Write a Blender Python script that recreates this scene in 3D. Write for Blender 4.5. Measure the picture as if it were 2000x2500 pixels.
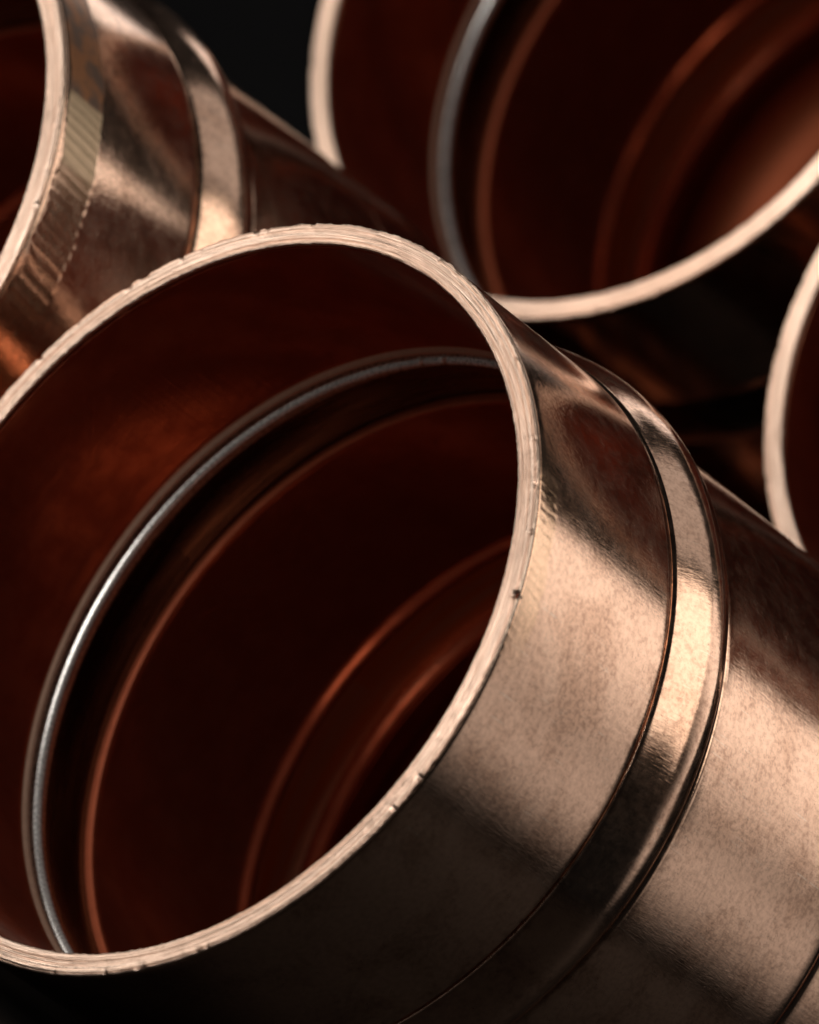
import bpy, math, random
from mathutils import Vector, Matrix, noise as mn

# ---------------------------------------------------------------- clear
for o in list(bpy.data.objects): bpy.data.objects.remove(o)
scn = bpy.context.scene
col = scn.collection
MM = 0.001
R_AXIS = 28.35                    # height of the lying fittings' axis above the tabletop, mm

# ---------------------------------------------------------------- camera (axes of the near fitting: +Y along its bore, +Z up)
cam_d = bpy.data.cameras.new("camera"); cam = bpy.data.objects.new("camera", cam_d); col.objects.link(cam)
rot = Matrix(((0.523939, -0.445875, 0.725729), (0.578284, -0.439357, -0.687425), (0.62536, 0.779847, 0.027646)))
cam.matrix_world = Matrix.Translation(Vector((421.3518, -388.6272, 28.706 + R_AXIS)) * MM) @ rot.to_4x4()
cam_d.sensor_fit = 'HORIZONTAL'; cam_d.sensor_width = 36.0; cam_d.lens = 389.35
cam_d.clip_start = 0.02; cam_d.clip_end = 20.0
cam_d.dof.use_dof = True; cam_d.dof.focus_distance = 0.574; cam_d.dof.aperture_fstop = 62.0
scn.camera = cam

# ---------------------------------------------------------------- world, lamps, exposure
w = bpy.data.worlds.new("World"); scn.world = w; w.use_nodes = True
w.node_tree.nodes["Background"].inputs[0].default_value = (0.9, 0.95, 1.0, 1)
w.node_tree.nodes["Background"].inputs[1].default_value = 0.004

def softbox(name, direction, dist, sx, sy, radiance, color, xref=(1, 0, 0), spread=180, soft=(0.12, 0.12)):
    d = Vector(direction).normalized()
    ld = bpy.data.lights.new(name, 'AREA'); ld.shape = 'RECTANGLE'; ld.size = sx; ld.size_y = sy
    ld.energy = radiance * math.pi * sx * sy; ld.color = color; ld.spread = math.radians(spread)
    o = bpy.data.objects.new(name, ld); col.objects.link(o)
    # diffuser: brightness falls off towards the edges of the cloth
    ld.use_nodes = True; nt = ld.node_tree; em = nt.nodes["Emission"]
    sep = nt.nodes.new('ShaderNodeSeparateXYZ'); nt.links.new(nt.nodes.new('ShaderNodeNewGeometry').outputs['Parametric'], sep.inputs[0])
    prev = None
    sl, sr, sb, st = soft if len(soft) == 4 else (soft[0], soft[0], soft[1], soft[1])
    for ax, lo, hi in ((0, 0.0, sl), (0, 1.0, 1.0 - sr), (1, 0.0, sb), (1, 1.0, 1.0 - st)):
        mr = nt.nodes.new('ShaderNodeMapRange'); mr.interpolation_type = 'SMOOTHSTEP'
        mr.inputs[1].default_value = min(lo, hi); mr.inputs[2].default_value = max(lo, hi)
        mr.inputs[3].default_value = 0.0 if lo < hi else 1.0; mr.inputs[4].default_value = 1.0 if lo < hi else 0.0
        nt.links.new(sep.outputs[ax], mr.inputs[0])
        if prev is None: prev = mr.outputs[0]
        else:
            mu = nt.nodes.new('ShaderNodeMath'); mu.operation = 'MULTIPLY'
            nt.links.new(prev, mu.inputs[0]); nt.links.new(mr.outputs[0], mu.inputs[1]); prev = mu.outputs[0]
    nt.links.new(prev, em.inputs['Strength'])
    o.location = Vector((-0.015, 0.02, 0.03)) + d * dist
    xr = Vector(xref); xr = (xr - d * xr.dot(d)).normalized()
    o.rotation_euler = Matrix((xr, d.cross(xr), d)).transposed().to_euler()
    return o
softbox("overhead_softbox", (0.42, 0.60, 0.68), 0.80, 0.60, 0.48, 1.22, (1.0, 0.92, 0.83), soft=(0.12, 0.75, 0.15, 0.15))
softbox("right_softbox", (0.50, 0.21, 0.82), 0.85, 0.72, 0.42, 1.70, (1.0, 0.91, 0.79), soft=(0.10, 0.25, 0.15, 0.15))
softbox("side_softbox", (0.68, 0.66, 0.32), 0.95, 0.62, 0.66, 0.46, (1.0, 0.92, 0.84), soft=(0.5, 0.45))
softbox("top_softbox", (-0.17, 0.28, 0.94), 0.85, 0.50, 0.36, 0.42, (1.0, 0.93, 0.86))
softbox("left_softbox", (-0.60, 0.55, 0.56), 0.80, 0.15, 0.30, 1.30, (1.0, 0.93, 0.86))
softbox("front_softbox", (-0.80, -0.58, 0.14), 0.80, 0.80, 0.64, 2.6, (1.0, 0.92, 0.84))
softbox("glint_lamp", (0.02, -0.97, 0.16), 0.80, 0.25, 0.26, 13.5, (1.0, 0.94, 0.88))
scn.view_settings.view_transform = 'Standard'; scn.view_settings.look = 'None'
scn.view_settings.exposure = 0.0; scn.view_settings.gamma = 1.0
scn.view_settings.use_curve_mapping = False
scn.render.engine = 'CYCLES'
scn.cycles.max_bounces = 10; scn.cycles.glossy_bounces = 10
scn.cycles.sample_clamp_indirect = 4.0
scn.cycles.caustics_reflective = True

# ---------------------------------------------------------------- node helper
class NT:
    def __init__(s, name):
        s.m = bpy.data.materials.new(name); s.m.use_nodes = True
        s.t = s.m.node_tree; s.t.nodes.clear()
    def n(s, typ, ins=None, **props):
        nd = s.t.nodes.new(typ)
        for k, v in props.items(): setattr(nd, k, v)
        for k, v in (ins or {}).items():
            sk = nd.inputs[k]
            if isinstance(v, bpy.types.NodeSocket): s.t.links.new(v, sk)
            else: sk.default_value = v
        return nd
    def math(s, op, a, b=0.0, c=0.0, clamp=False):
        return s.n('ShaderNodeMath', {0: a, 1: b, 2: c}, operation=op, use_clamp=clamp).outputs[0]
    def ramp(s, v, a, b, lo=0.0, hi=1.0, smooth=True):
        return s.n('ShaderNodeMapRange', {0: v, 1: a, 2: b, 3: lo, 4: hi}, interpolation_type='SMOOTHSTEP' if smooth else 'LINEAR').outputs[0]
    def noise(s, vec, scale, detail=3.0, rough=0.55, dist=0.0):
        return s.n('ShaderNodeTexNoise', {'Vector': vec, 'Scale': scale, 'Detail': detail, 'Roughness': rough, 'Distortion': dist}).outputs[0]
    def mixc(s, f, a, b):
        return s.n('ShaderNodeMix', {0: f, 6: a, 7: b}, data_type='RGBA').outputs[2]
    def band(s, v, a, b, e):
        return s.math('MULTIPLY', s.ramp(v, a - e, a + e), s.ramp(v, b - e, b + e, 1.0, 0.0))
    def coords(s, seed=0.0):
        """object coordinates in mm: position, cylinder angle in degrees, depth along the bore"""
        tc = s.n('ShaderNodeTexCoord').outputs['Object']
        p = s.n('ShaderNodeVectorMath', {0: tc, 3: 1000.0}, operation='SCALE').outputs[0]
        x = s.n('ShaderNodeSeparateXYZ', {0: p})
        ang = s.math('MULTIPLY', s.math('ARCTAN2', x.outputs[2], x.outputs[0]), 57.29578)
        q = s.n('ShaderNodeVectorMath', {0: p, 1: (seed, seed * 1.7, seed * 0.6)}, operation='ADD').outputs[0]
        return q, x, ang
    def out(s, sh):
        s.n('ShaderNodeOutputMaterial', {0: sh}); return s.m
    def metal(s, colr, rough, normal=None, aniso=None):
        ins = {'Base Color': colr, 'Metallic': 1.0, 'Roughness': rough}
        if normal is not None: ins['Normal'] = normal
        return s.n('ShaderNodeBsdfPrincipled', ins).outputs[0]
    def mix(s, f, a, b):
        return s.n('ShaderNodeMixShader', {0: f, 1: a, 2: b}).outputs[0]
    def bump(s, h, strength, dist, normal=None):
        ins = {'Height': h, 'Strength': strength, 'Distance': dist}
        if normal is not None: ins['Normal'] = normal
        return s.n('ShaderNodeBump', ins).outputs[0]

def outer_copper(name, seed, extra=None):
    """satin drawn copper with fine grain, haze, tarnish; extra = 'golden' or 'tinned' stained strip beside the mouth"""
    t = NT(name); p, xyz, ang = t.coords(seed); d = xyz.outputs[1]
    arc = t.math('MULTIPLY', ang, 0.4712)                     # arc length in mm
    cyl = t.n('ShaderNodeCombineXYZ', {0: t.math('ADD', arc, seed), 1: d, 2: seed}).outputs[0]
    grain = t.noise(t.n('ShaderNodeVectorMath', {0: cyl, 1: (6.0, 1.1, 1.0)}, operation='MULTIPLY').outputs[0], 1.0, 4.0, 0.65, 0.6)
    speck = t.noise(p, 7.0, 2.0, 0.6)
    blotch = t.noise(p, 0.22, 4.0, 0.6, 0.4)
    cloud = t.noise(p, 0.75, 5.0, 0.62, 0.2)
    mott = t.noise(cyl, 2.3, 4.0, 0.7)
    clean = (0.94, 0.62, 0.46, 1); brown = (0.50, 0.27, 0.17, 1); dark = (0.13, 0.075, 0.055, 1)
    c = t.mixc(t.ramp(blotch, 0.42, 0.72, 0.0, 0.45), clean, brown)
    c = t.mixc(t.math('MULTIPLY', t.ramp(speck, 0.58, 0.74), t.ramp(cloud, 0.4, 0.7, 0.15, 0.7)), c, dark)
    c = t.mixc(t.math('MULTIPLY', t.ramp(mott, 0.42, 0.66), t.ramp(blotch, 0.4, 0.65, 0.28, 0.7)), c, (0.40, 0.235, 0.17, 1))
    dirt = t.math('ADD', t.band(d, 14.6, 16.0, 0.9), t.band(d, 21.7, 22.8, 0.9))
    c = t.mixc(t.math('MULTIPLY', dirt, t.ramp(t.noise(cyl, 0.9, 4.0, 0.65), 0.45, 0.70, 0.0, 0.75)), c, (0.16, 0.085, 0.055, 1))
    scr = t.noise(t.n('ShaderNodeVectorMath', {0: cyl, 1: (9.0, 0.16, 1.0)}, operation='MULTIPLY').outputs[0], 1.0, 2.0, 0.5, 0.3)
    c = t.mixc(t.math('MULTIPLY', t.ramp(scr, 0.64, 0.72), t.ramp(cloud, 0.45, 0.6, 0.0, 0.55)), c, (0.98, 0.80, 0.66, 1))
    rough = t.math('ADD', t.ramp(cloud, 0.3, 0.75, 0.03, 0.085), t.math('MULTIPLY', grain, 0.03))
    h = t.math('ADD', t.math('ADD', t.math('MULTIPLY', grain, 0.0065), t.math('MULTIPLY', mott, 0.003)), t.math('MULTIPLY', cloud, 0.008))
    dents = None
    if extra:
        a0, a1, d0, d1 = (10.0, 49.0, 0.4, 2.3) if extra == 'golden' else (13.0, 47.0, 0.9, 4.6)
        wob = t.math('MULTIPLY', t.math('SUBTRACT', t.noise(p, 0.5, 2.0), 0.5), 1.2)
        dw = t.math('ADD', d, wob)
        strip = t.band(dw, d0, d1, 0.22)
        per = 1.45 if extra == 'golden' else 1.75              # degrees between tool marks
        saw = t.math('FRACT', t.math('DIVIDE', t.math('ADD', t.math('ADD', ang, t.math('MULTIPLY', wob, 0.5)), t.math('MULTIPLY', d, 0.30)), per))
        scallop = t.math('MULTIPLY', t.math('SINE', t.math('MULTIPLY', saw, math.pi)), -1.0)
        patchy = t.ramp(t.noise(p, 0.45, 2.0), 0.36, 0.54) if extra == 'golden' else 1.0
        dents = t.math('MULTIPLY', t.math('MULTIPLY', t.math('MULTIPLY', scallop, strip), t.band(ang, a0, a1, 2.5)), patchy)
        h = t.math('ADD', h, t.math('MULTIPLY', dents, 0.009 if extra == 'golden' else 0.014))
        if extra == 'golden':
            c = t.mixc(t.math('MULTIPLY', t.math('MULTIPLY', strip, t.band(ang, 24.0, 52.0, 6.0)), 0.28), c, (0.90, 0.60, 0.34, 1))
    nrm = t.bump(h, 1.0, 0.001)
    sharp = t.metal(c, rough, nrm)
    haze = t.metal(c, 0.38, nrm)
    sh = t.mix(t.math('MULTIPLY', t.ramp(cloud, 0.35, 0.7, 0.07, 0.20), t.ramp(mott, 0.3, 0.7, 0.35, 1.5)), sharp, haze)
    if extra == 'tinned':
        lines = t.ramp(saw, 0.0, 0.16, 0.35, 1.0)
        tan = t.mixc(t.noise(p, 2.5, 3.0), (0.66, 0.49, 0.31, 1), (0.82, 0.62, 0.42, 1))
        tan = t.mixc(lines, (0.16, 0.10, 0.06, 1), tan)
        rust = t.mixc(t.ramp(t.noise(p, 0.55, 4.0), 0.36, 0.60), (0.20, 0.13, 0.10, 1), (0.45, 0.20, 0.09, 1))
        green = t.mixc(t.noise(p, 1.2, 3.0), (0.22, 0.16, 0.09, 1), (0.40, 0.22, 0.12, 1))
        cc = t.mixc(t.ramp(t.math('ADD', ang, t.math('MULTIPLY', wob, 1.5)), 47.0, 48.0), tan, rust)
        cc = t.mixc(t.ramp(t.math('ADD', ang, t.math('MULTIPLY', wob, 2.0)), 35.0, 36.5, 1.0, 0.0), cc, green)
        st = t.n('ShaderNodeBsdfPrincipled', {'Base Color': cc, 'Metallic': 0.55, 'Roughness': 0.42, 'Normal': nrm}).outputs[0]
        fac = t.math('MULTIPLY', t.band(t.math('ADD', d, t.math('MULTIPLY', wob, 0.5)), 0.9, 4.55, 0.10), t.band(ang, 13.0, 75.0, 5.0))
        sh = t.mix(t.math('MULTIPLY', fac, t.ramp(ang, 30.0, 37.0, 0.22, 0.92)), sh, st)
    return t.out(sh)

def shaded_copper(name, seed):  # shade on the rear ends put into the copper's colour
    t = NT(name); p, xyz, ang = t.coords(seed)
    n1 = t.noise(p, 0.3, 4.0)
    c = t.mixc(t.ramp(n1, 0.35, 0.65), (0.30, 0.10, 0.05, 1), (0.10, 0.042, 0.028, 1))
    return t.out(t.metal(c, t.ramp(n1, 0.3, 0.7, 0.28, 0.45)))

def shaded_bore(name, seed):  # rear bore shade put into the colour, so the taper does not glow
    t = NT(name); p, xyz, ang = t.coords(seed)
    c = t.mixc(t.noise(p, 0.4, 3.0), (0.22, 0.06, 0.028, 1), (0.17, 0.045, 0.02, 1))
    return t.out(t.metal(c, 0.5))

def pale_lip(name, seed):  # paler, less metallic copper than the bore
    t = NT(name); p, xyz, ang = t.coords(seed)
    c = t.mixc(t.noise(p, 2.0, 3.0), (0.82, 0.56, 0.41, 1), (0.60, 0.38, 0.27, 1))
    return t.out(t.n('ShaderNodeBsdfPrincipled', {'Base Color': c, 'Metallic': 0.6, 'Roughness': 0.42}).outputs[0])

def crescent_glow(name, seed):  # orange crescent highlight with pale streak, painted into the band's colour
    t = NT(name); p, xyz, ang = t.coords(seed)
    cyl = t.n('ShaderNodeCombineXYZ', {0: t.math('MULTIPLY', ang, 0.03), 1: t.math('MULTIPLY', xyz.outputs[1], 1.2), 2: seed}).outputs[0]
    c = t.mixc(t.ramp(t.noise(cyl, 1.0, 2.0), 0.4, 0.62), (0.82, 0.34, 0.15, 1), (0.80, 0.50, 0.34, 1))
    return t.out(t.n('ShaderNodeBsdfPrincipled', {'Base Color': c, 'Metallic': 0.6, 'Roughness': 0.36}).outputs[0])

def step_reflection(name, seed):  # red reflection on the step face, painted as colour
    t = NT(name); p, xyz, ang = t.coords(seed)
    c = t.mixc(t.noise(p, 1.5, 3.0), (0.62, 0.15, 0.06, 1), (0.42, 0.09, 0.035, 1))
    return t.out(t.n('ShaderNodeBsdfPrincipled', {'Base Color': c, 'Metallic': 0.45, 'Roughness': 0.5}).outputs[0])

def inner_copper(name, seed):
    """duller, redder bore with faint lengthwise drawing lines"""
    t = NT(name); p, xyz, ang = t.coords(seed); d = xyz.outputs[1]
    cyl = t.n('ShaderNodeCombineXYZ', {0: t.math('MULTIPLY', ang, 2.2), 1: t.math('MULTIPLY', d, 0.12), 2: seed}).outputs[0]
    streak = t.noise(cyl, 1.0, 3.0, 0.6)
    cloud = t.noise(p, 0.35, 4.0, 0.6)
    c = t.mixc(t.ramp(cloud, 0.35, 0.7), (0.64, 0.30, 0.19, 1), (0.40, 0.165, 0.10, 1))
    c = t.mixc(t.ramp(streak, 0.55, 0.8, 0.0, 0.5), c, (0.30, 0.12, 0.07, 1))
    nrm = t.bump(t.math('ADD', t.math('MULTIPLY', streak, 0.01), t.math('MULTIPLY', cloud, 0.02)), 1.0, 0.001)
    sharp = t.metal(c, t.ramp(cloud, 0.3, 0.7, 0.08, 0.15), nrm)
    haze = t.n('ShaderNodeBsdfPrincipled', {'Base Color': t.mixc(0.65, c, (0.62, 0.085, 0.025, 1)), 'Metallic': 0.6, 'Roughness': 0.5, 'Normal': nrm}).outputs[0]
    return t.out(t.mix(0.40, sharp, haze))

def cut_copper(name, seed):
    """freshly cut end: pale, rough, with turning lines"""
    t = NT(name); p, xyz, ang = t.coords(seed)
    r = t.math('SQRT', t.math('ADD', t.math('POWER', xyz.outputs[0], 2.0), t.math('POWER', xyz.outputs[2], 2.0)))
    lines = t.noise(t.n('ShaderNodeCombineXYZ', {0: t.math('MULTIPLY', r, 11.0), 1: t.math('MULTIPLY', ang, 0.02), 2: seed}).outputs[0], 1.0, 4.0, 0.7)
    nick = t.noise(p, 5.0, 3.0, 0.6)
    c = t.mixc(t.ramp(lines, 0.36, 0.62), (0.74, 0.46, 0.33, 1), (0.98, 0.77, 0.63, 1))
    c = t.mixc(t.math('MULTIPLY', t.ramp(lines, 0.60, 0.70), t.ramp(nick, 0.46, 0.56)), c, (0.20, 0.11, 0.07, 1))
    nrm = t.bump(t.math('ADD', t.math('MULTIPLY', lines, 0.07), t.math('MULTIPLY', nick, 0.02)), 1.0, 0.001)
    return t.out(t.metal(c, 0.30, nrm))

def solder(name, seed):
    t = NT(name); p, xyz, ang = t.coords(seed)
    cyl = t.n('ShaderNodeCombineXYZ', {0: t.math('MULTIPLY', ang, 0.15), 1: t.math('MULTIPLY', xyz.outputs[1], 3.0), 2: seed}).outputs[0]
    s = t.noise(cyl, 1.0, 4.0, 0.6); f = t.noise(p, 4.0, 3.0)
    c = t.mixc(t.ramp(s, 0.35, 0.7), (0.95, 0.94, 0.91, 1), (0.74, 0.72, 0.69, 1))
    nrm = t.bump(t.math('ADD', t.math('MULTIPLY', s, 0.008), t.math('MULTIPLY', f, 0.006)), 1.0, 0.001)
    return t.out(t.n('ShaderNodeBsdfPrincipled', {'Base Color': c, 'Metallic': 0.62, 'Roughness': t.ramp(f, 0.3, 0.7, 0.22, 0.36), 'Normal': nrm}).outputs[0])

def dull_solder(name, seed):
    t = NT(name); p, xyz, ang = t.coords(seed)
    cyl = t.n('ShaderNodeCombineXYZ', {0: t.math('MULTIPLY', ang, 0.06), 1: t.math('MULTIPLY', xyz.outputs[1], 2.2), 2: seed}).outputs[0]
    s = t.noise(cyl, 1.0, 4.0, 0.6)
    c = t.mixc(t.ramp(s, 0.35, 0.7), (0.26, 0.245, 0.22, 1), (0.17, 0.14, 0.12, 1))
    return t.out(t.metal(c, t.ramp(s, 0.3, 0.7, 0.16, 0.30)))

def flux():
    t = NT("flux_residue"); p, xyz, ang = t.coords(3.0)
    c = t.mixc(t.ramp(t.noise(p, 6.0, 2.0), 0.4, 0.6), (0.62, 0.50, 0.16, 1), (0.80, 0.74, 0.55, 1))
    return t.out(t.n('ShaderNodeBsdfPrincipled', {'Base Color': c, 'Roughness': 0.3, 'Metallic': 0.3}).outputs[0])

def dark_surface(name, a, b, rough):
    t = NT(name); p, xyz, ang = t.coords(9.0)
    n1 = t.noise(p, 0.03, 5.0, 0.6)
    c = t.mixc(t.ramp(n1, 0.35, 0.65), a, b)
    nrm = t.bump(t.noise(p, 1.5, 3.0), 0.3, 0.0003)
    return t.out(t.n('ShaderNodeBsdfPrincipled', {'Base Color': c, 'Roughness': rough, 'Normal': nrm, 'Specular IOR Level': 0.12}).outputs[0])

# ---------------------------------------------------------------- setting
def sheet(name, verts, mat):
    me = bpy.data.meshes.new(name); me.from_pydata(verts, [], [(0, 1, 2, 3)]); me.materials.append(mat)
    o = bpy.data.objects.new(name, me); col.objects.link(o); o["kind"] = "structure"; return o
sheet("tabletop", [(-1.2, -1.2, 0), (1.2, -1.2, 0), (1.2, 1.2, 0), (-1.2, 1.2, 0)],
      dark_surface("dark_tabletop", (0.012, 0.009, 0.008, 1), (0.008, 0.006, 0.005, 1), 0.6))
bdn = Vector((-0.726, 0.687, 0)); bdt = Vector((0.687, 0.726, 0)); bc = bdn * 0.95
sheet("backdrop", [tuple(bc - bdt * 1.1 + Vector((0, 0, .003))), tuple(bc + bdt * 1.1 + Vector((0, 0, .003))),
                   tuple(bc + bdt * 1.1 + Vector((0, 0, 1.0))), tuple(bc - bdt * 1.1 + Vector((0, 0, 1.0)))],
      dark_surface("black_backdrop", (0.012, 0.012, 0.013, 1), (0.010, 0.010, 0.011, 1), 0.9))

# ---------------------------------------------------------------- the fitting
def revolve(name, prof, mats, parent, seg=384, mat_idx=None, rfun=None, closed=False):
    """prof: [(depth, radius)] in mm, swept round +Y.  mat_idx: material slot per profile segment."""
    verts = []; faces = []; idx = []
    n = len(prof)
    for i in range(seg):
        a = 2 * math.pi * i / seg; ca, sa = math.cos(a), math.sin(a)
        for j, (d, r) in enumerate(prof):
            if rfun: d, r = rfun(math.degrees(a), j, d, r)
            verts.append((r * ca * MM, d * MM, r * sa * MM))
    m = n if closed else n - 1
    for i in range(seg):
        k = (i + 1) % seg
        for j in range(m):
            l = (j + 1) % n
            faces.append((i * n + j, k * n + j, k * n + l, i * n + l)); idx.append(mat_idx[j] if mat_idx else 0)
    me = bpy.data.meshes.new(name); me.from_pydata(verts, [], faces)
    for mt in mats: me.materials.append(mt)
    me.polygons.foreach_set("material_index", idx)
    me.polygons.foreach_set("use_smooth", [True] * len(faces)); me.update()
    o = bpy.data.objects.new(name, me); col.objects.link(o); o.parent = parent
    return o

def arcp(p0, p1, p2, n=6):
    """quadratic curve through control p1"""
    return [tuple((1 - t) ** 2 * a + 2 * t * (1 - t) * b + t * t * c for a, b, c in zip(p0, p1, p2)) for t in [i / n for i in range(n + 1)]]

def body(name, outer, inner, mo, mi, parent, seg=384, ofun=None):
    """an open tube wall: outer skin from front to back, then inner skin back to front, closed at both ends"""
    prof = outer + inner[::-1]
    mi_idx = [0] * (len(outer) - 1) + [1] * (len(inner) + 1)
    return revolve(name, prof, [mo, mi], parent, seg, mi_idx, ofun, closed=True)

def coupling(label, loc, axis, seed, strip=None, group="copper reducing couplings in the stack", joint=None, nick=None, spin=0.0, fine=True):
    mo = outer_copper("satin_copper", seed, strip); mo2 = outer_copper("satin_copper", seed + 3) if strip else mo
    mi = inner_copper("bore_copper", seed); mc = cut_copper("cut_copper", seed); ms = solder("solder_metal", seed)
    root = bpy.data.objects.new("pipe_coupling", None); col.objects.link(root); root.empty_display_size = 0.02
    root["label"] = label; root["category"] = "pipe fitting"; root["group"] = group
    y = Vector(axis).normalized(); z = Vector((0, 0, 1)); x = y.cross(z).normalized(); z = x.cross(y)
    m = Matrix((x, y, z)).transposed()
    root.matrix_world = Matrix.Translation(Vector((loc[0], loc[1], loc[2] + R_AXIS)) * MM) @ m.to_4x4()
    rnd = random.Random(int(seed * 10))
    # wavy hand-finished tube: tiny out-of-round
    def wav(a, j, d, r):
        v = mn.noise((math.cos(math.radians(a)) * 1.3 + seed, math.sin(math.radians(a)) * 1.3, d * 0.06))
        return d, r + 0.05 * v
    def lin(a, b, n): return [(a[0] + (b[0] - a[0]) * i / n, a[1] + (b[1] - a[1]) * i / n) for i in range(n + 1)]
    # front socket
    so = [(0.25, 26.97), (0.6, 27.0)] + lin((1.2, 27.0), (14.2, 27.0), 14) + [(14.8, 27.0), (15.2, 27.0), (15.34, 26.96), (15.44, 26.86), (15.5, 26.70), (15.52, 26.5)]
    si = [(0.25, 25.53)] + lin((0.8, 25.5), (14.6, 25.5), 14) + [(14.95, 25.48), (15.05, 25.38), (15.15, 25.26), (15.28, 25.19), (15.42, 25.18), (15.6, 25.26), (15.72, 25.42), (15.8, 25.75)]
    sk = body("socket", so, si, mo, mi, root, 512, wav); sk.data.materials.append(pale_lip("pale_lip", seed))
    for k, pl in enumerate(sk.data.polygons):
        if len(so) <= k % (len(so) + len(si)) < len(so) + 7: pl.material_index = 2
    # rolled bead
    bo = [(15.55, 26.60), (15.60, 26.88), (15.68, 27.02), (15.8, 27.10), (16.0, 27.17), (16.4, 27.31), (16.9, 27.50), (17.4, 27.69), (17.9, 27.86), (18.4, 28.00), (18.9, 28.10),
          (19.4, 28.15), (19.85, 28.13), (20.25, 28.04), (20.6, 27.90), (20.9, 27.72), (21.15, 27.51), (21.4, 27.27), (21.62, 27.05), (21.82, 26.86), (22.02, 26.62)]
    bi = [(15.9, 26.1), (17.0, 26.6), (19.0, 26.8), (21.0, 26.6), (22.0, 26.1)]
    body("bead", bo, bi, mo2, mi, root, 512, wav)
    # solder ring lying in the bead
    def ring(base, sgn):
        pr = [(0.10, 26.0), (0.12, 25.45)] + arcp((0.12, 25.35), (0.38, 24.45), (1.20, 25.30), 8) + [(1.35, 25.38), (1.7, 25.50), (2.4, 25.62), (3.6, 25.78), (4.8, 25.74), (5.8, 25.66), (6.25, 25.60), (6.3, 26.0)]
        return [(base + sgn * a, b) for a, b in pr]
    def rjoint(a, j, d, r):
        v = mn.noise((math.cos(math.radians(a)) * 3 + seed, math.sin(math.radians(a)) * 3, seed))
        r += 0.03 * v if 2 <= j <= 10 else 0.0
        if joint is not None and 1 <= j <= 11:
            for c0, wd in ((joint + 2.2, 0.35), (joint - 2.3, 0.45)):
                r += 0.42 * max(0.0, 1 - abs(a - c0) / wd)
        return d, r
    nring = len(ring(0, 1)) - 1
    sidx = [0 if k < 12 else 1 for k in range(nring)]
    md = dull_solder("dull_solder", seed)
    revolve("solder_ring", ring(15.85, 1), [ms, md], root, 1440 if joint is not None else 512, sidx, rjoint)
    revolve("solder_ring", ring(46.45, -1), [mi, crescent_glow("crescent_glow", seed)], root, 384, sidx, None)
    if joint is not None:
        fx = flux()
        vs = []; fs = []
        for k in range(9):
            a0 = math.radians(joint + rnd.uniform(-1.8, 1.9)); dd = 15.85 + rnd.uniform(0.45, 1.0); rr = 25.28 + rnd.uniform(0, .08); sz = rnd.uniform(0.09, 0.24)
            b = len(vs); cx, cz = rr * math.cos(a0), rr * math.sin(a0)
            tg = Vector((-math.sin(a0), 0, math.cos(a0))); up = Vector((0, 1, 0)); nn = Vector((-math.cos(a0), 0, -math.sin(a0)))
            c0 = Vector((cx, dd, cz)); ns = 8
            for q in range(ns):
                th = 2 * math.pi * q / ns; rq = sz * rnd.uniform(0.7, 1.2)
                vs.append((c0 + tg * math.cos(th) * rq * 1.5 + up * math.sin(th) * rq - nn * 0.1))
            for q in range(ns):
                th = 2 * math.pi * q / ns; rq = sz * 0.55
                vs.append((c0 + tg * math.cos(th) * rq * 1.5 + up * math.sin(th) * rq + nn * 0.07))
            for q in range(ns): fs.append((b + q, b + (q + 1) % ns, b + ns + (q + 1) % ns, b + ns + q))
            fs.append(tuple(b + ns + q for q in range(ns)))
        me = bpy.data.meshes.new("flux_residue"); me.from_pydata([tuple(v * MM) for v in vs], [], fs); me.materials.append(fx)
        fo = bpy.data.objects.new("flux_residue", me); col.objects.link(fo); fo.parent = root
        fo["label"] = "yellowish flux residue at the joint of the solder ring"
    # middle tube
    to = [(22.02, 26.66), (22.12, 26.76), (22.3, 26.84), (22.6, 26.82)] + lin((23.2, 26.8), (39.0, 26.8), 16) + [(39.6, 26.78), (40.0, 26.7), (40.15, 26.6)]
    ti = [(22.16, 25.9), (22.18, 25.15), (22.23, 25.02), (22.36, 24.95), (22.7, 24.95)] + lin((23.2, 24.95), (38.3, 24.95), 15) + [(38.6, 24.93), (38.75, 24.85), (38.9, 24.68), (39.1, 24.56), (39.4, 24.55), (39.75, 24.7), (40.0, 25.0), (40.12, 25.8)]
    mt = body("middle_tube", to, ti, mo2, mi, root, 512, wav); mt.data.materials.append(step_reflection("step_reflection", seed))
    nmt = len(to) + len(ti)
    for k, pl in enumerate(mt.data.polygons):
        if k % nmt in (nmt - 2, nmt - 3): pl.material_index = 2
    # rear shoulder bead tapering to the narrow end
    ro = [(40.15, 26.45), (40.2, 26.6), (40.3, 26.68), (40.6, 26.74), (41.2, 26.76), (42.0, 26.76), (43.0, 26.76), (44.0, 26.76), (45.0, 26.76), (46.0, 26.76), (46.5, 26.76), (46.8, 26.76)]
    ro += lin((47.2, 26.76), (50.0, 26.7), 2) + arcp((50.3, 26.5), (53.0, 25.5), (54.2, 23.0), 8) + arcp((54.4, 22.5), (55.5, 19.8), (58.0, 19.6), 6)
    ri = [(40.2, 26.2), (43.0, 26.3), (46.3, 26.2), (46.5, 25.7), (46.6, 25.5)] + lin((47.0, 25.5), (50.0, 25.4), 2) + arcp((50.3, 25.2), (52.0, 24.4), (53.0, 22.0), 8) + arcp((53.2, 21.5), (54.5, 18.5), (58.0, 18.2), 6)
    mx = shaded_copper("shaded_copper", seed)
    tp = body("taper", ro, ri, mo2, mi, root, 384, wav); mr = shaded_bore('shaded_bore', seed); tp.data.materials.append(mx); tp.data.materials.append(mr)
    npf = len(ro) + len(ri)
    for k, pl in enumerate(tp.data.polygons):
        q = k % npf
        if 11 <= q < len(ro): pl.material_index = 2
        elif len(ro) <= q < npf - 7: pl.material_index = 3
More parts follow.
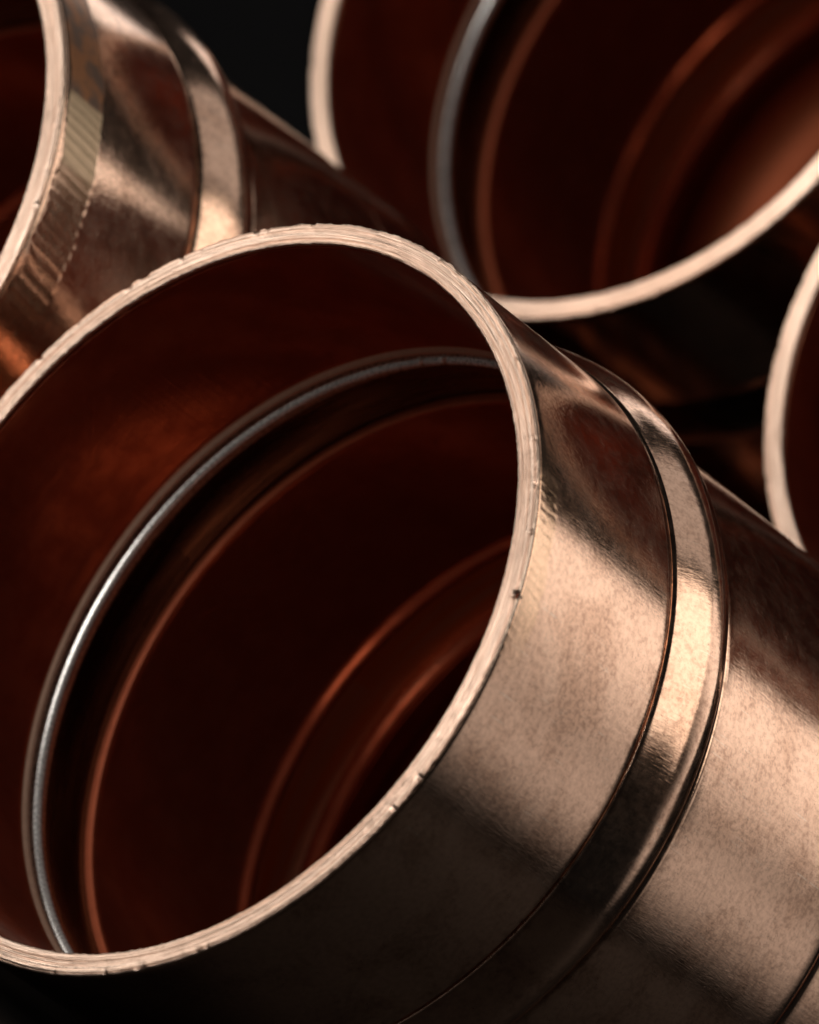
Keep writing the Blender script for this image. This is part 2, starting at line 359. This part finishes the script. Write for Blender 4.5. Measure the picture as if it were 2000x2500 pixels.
    body("unseen_capped_end", lin((58.03, 19.6), (125.0, 19.6), 16) + [(126.0, 19.2), (126.4, 18.0), (126.5, 0.05)],
         lin((58.03, 18.2), (124.0, 18.2), 16) + [(124.6, 17.6), (124.8, 0.05)], mx, mr, root, 192)  # unseen end lengthened and capped, added to keep rear light out of the bore
    # cut end of the mouth: irregular turned face with burrs
    seg = 1440 if fine else 720; nr = 16
    prof = [(0.34, 25.52)] + [(0.0, 25.47 + (27.03 - 25.47) * k / (nr - 1)) for k in range(nr)] + [(0.34, 26.985)]
    groove = [0.05 * rnd.uniform(-1, 1) for _ in range(nr + 2)]
    nicks = [(rnd.uniform(0, 360), rnd.uniform(0.25, 1.0), rnd.uniform(0.05, 0.22)) for _ in range(34)]
    if nick is not None: nicks.append((nick, 0.6, 0.5))
    def rim(a, j, d, r):
        ca, sa = math.cos(math.radians(a)), math.sin(math.radians(a))
        k = j - 1
        if 0 <= k < nr:
            e = min(k, nr - 1 - k)
            d += groove[k] * (0.4 + 0.9 * abs(mn.noise((ca * 3 + seed, sa * 3, k * 0.37)))) * (1 if 0 < k < nr - 1 else 0)
            d += 0.022 * mn.noise((ca * 40 + seed, sa * 40, k * 0.9))
            if e == 0:
                d += 0.09 + 0.03 * mn.noise((ca * 25, sa * 25, seed))
                s = 1 if k else -1
                r += s * (0.05 * mn.noise((ca * 34 + seed, sa * 34, k)) + 0.055 * mn.noise((ca * 95, sa * 95, seed + k)))
            if e == 1: d += 0.02
            for na, nw, nd in nicks:
                q = (a - na) / nw
                if abs(q) < 1 and k >= nr - 5: d += nd * (1 - q * q) * (k - nr + 6) / 5
        return d, r
    revolve("cut_rim", prof, [mc], root, seg, None, rim)
    return root

coupling("large sharp copper coupling lying in front, its open mouth filling the picture", (0, 0, 0), (0, 1, 0), 1.3, 'golden', joint=122.5, nick=30.0)
coupling("copper coupling at upper left with a stained yellow-brown strip beside its rim", (-59.31, -1.12, 0.11), (-0.0121, 0.9999, 0.0086), 7.7, 'tinned')
coupling("blurred copper coupling at upper right, its wide mouth cut by the top edge", (-63.21, 53.52, 50.51), (-0.0876, 0.9961, -0.0043), 13.1, fine=False)
coupling("blurred copper coupling at the right edge, only the left arc of its rim showing", (-4.79, 57.01, 50.58), (-0.07, 0.9971, -0.0302), 19.4, fine=False)
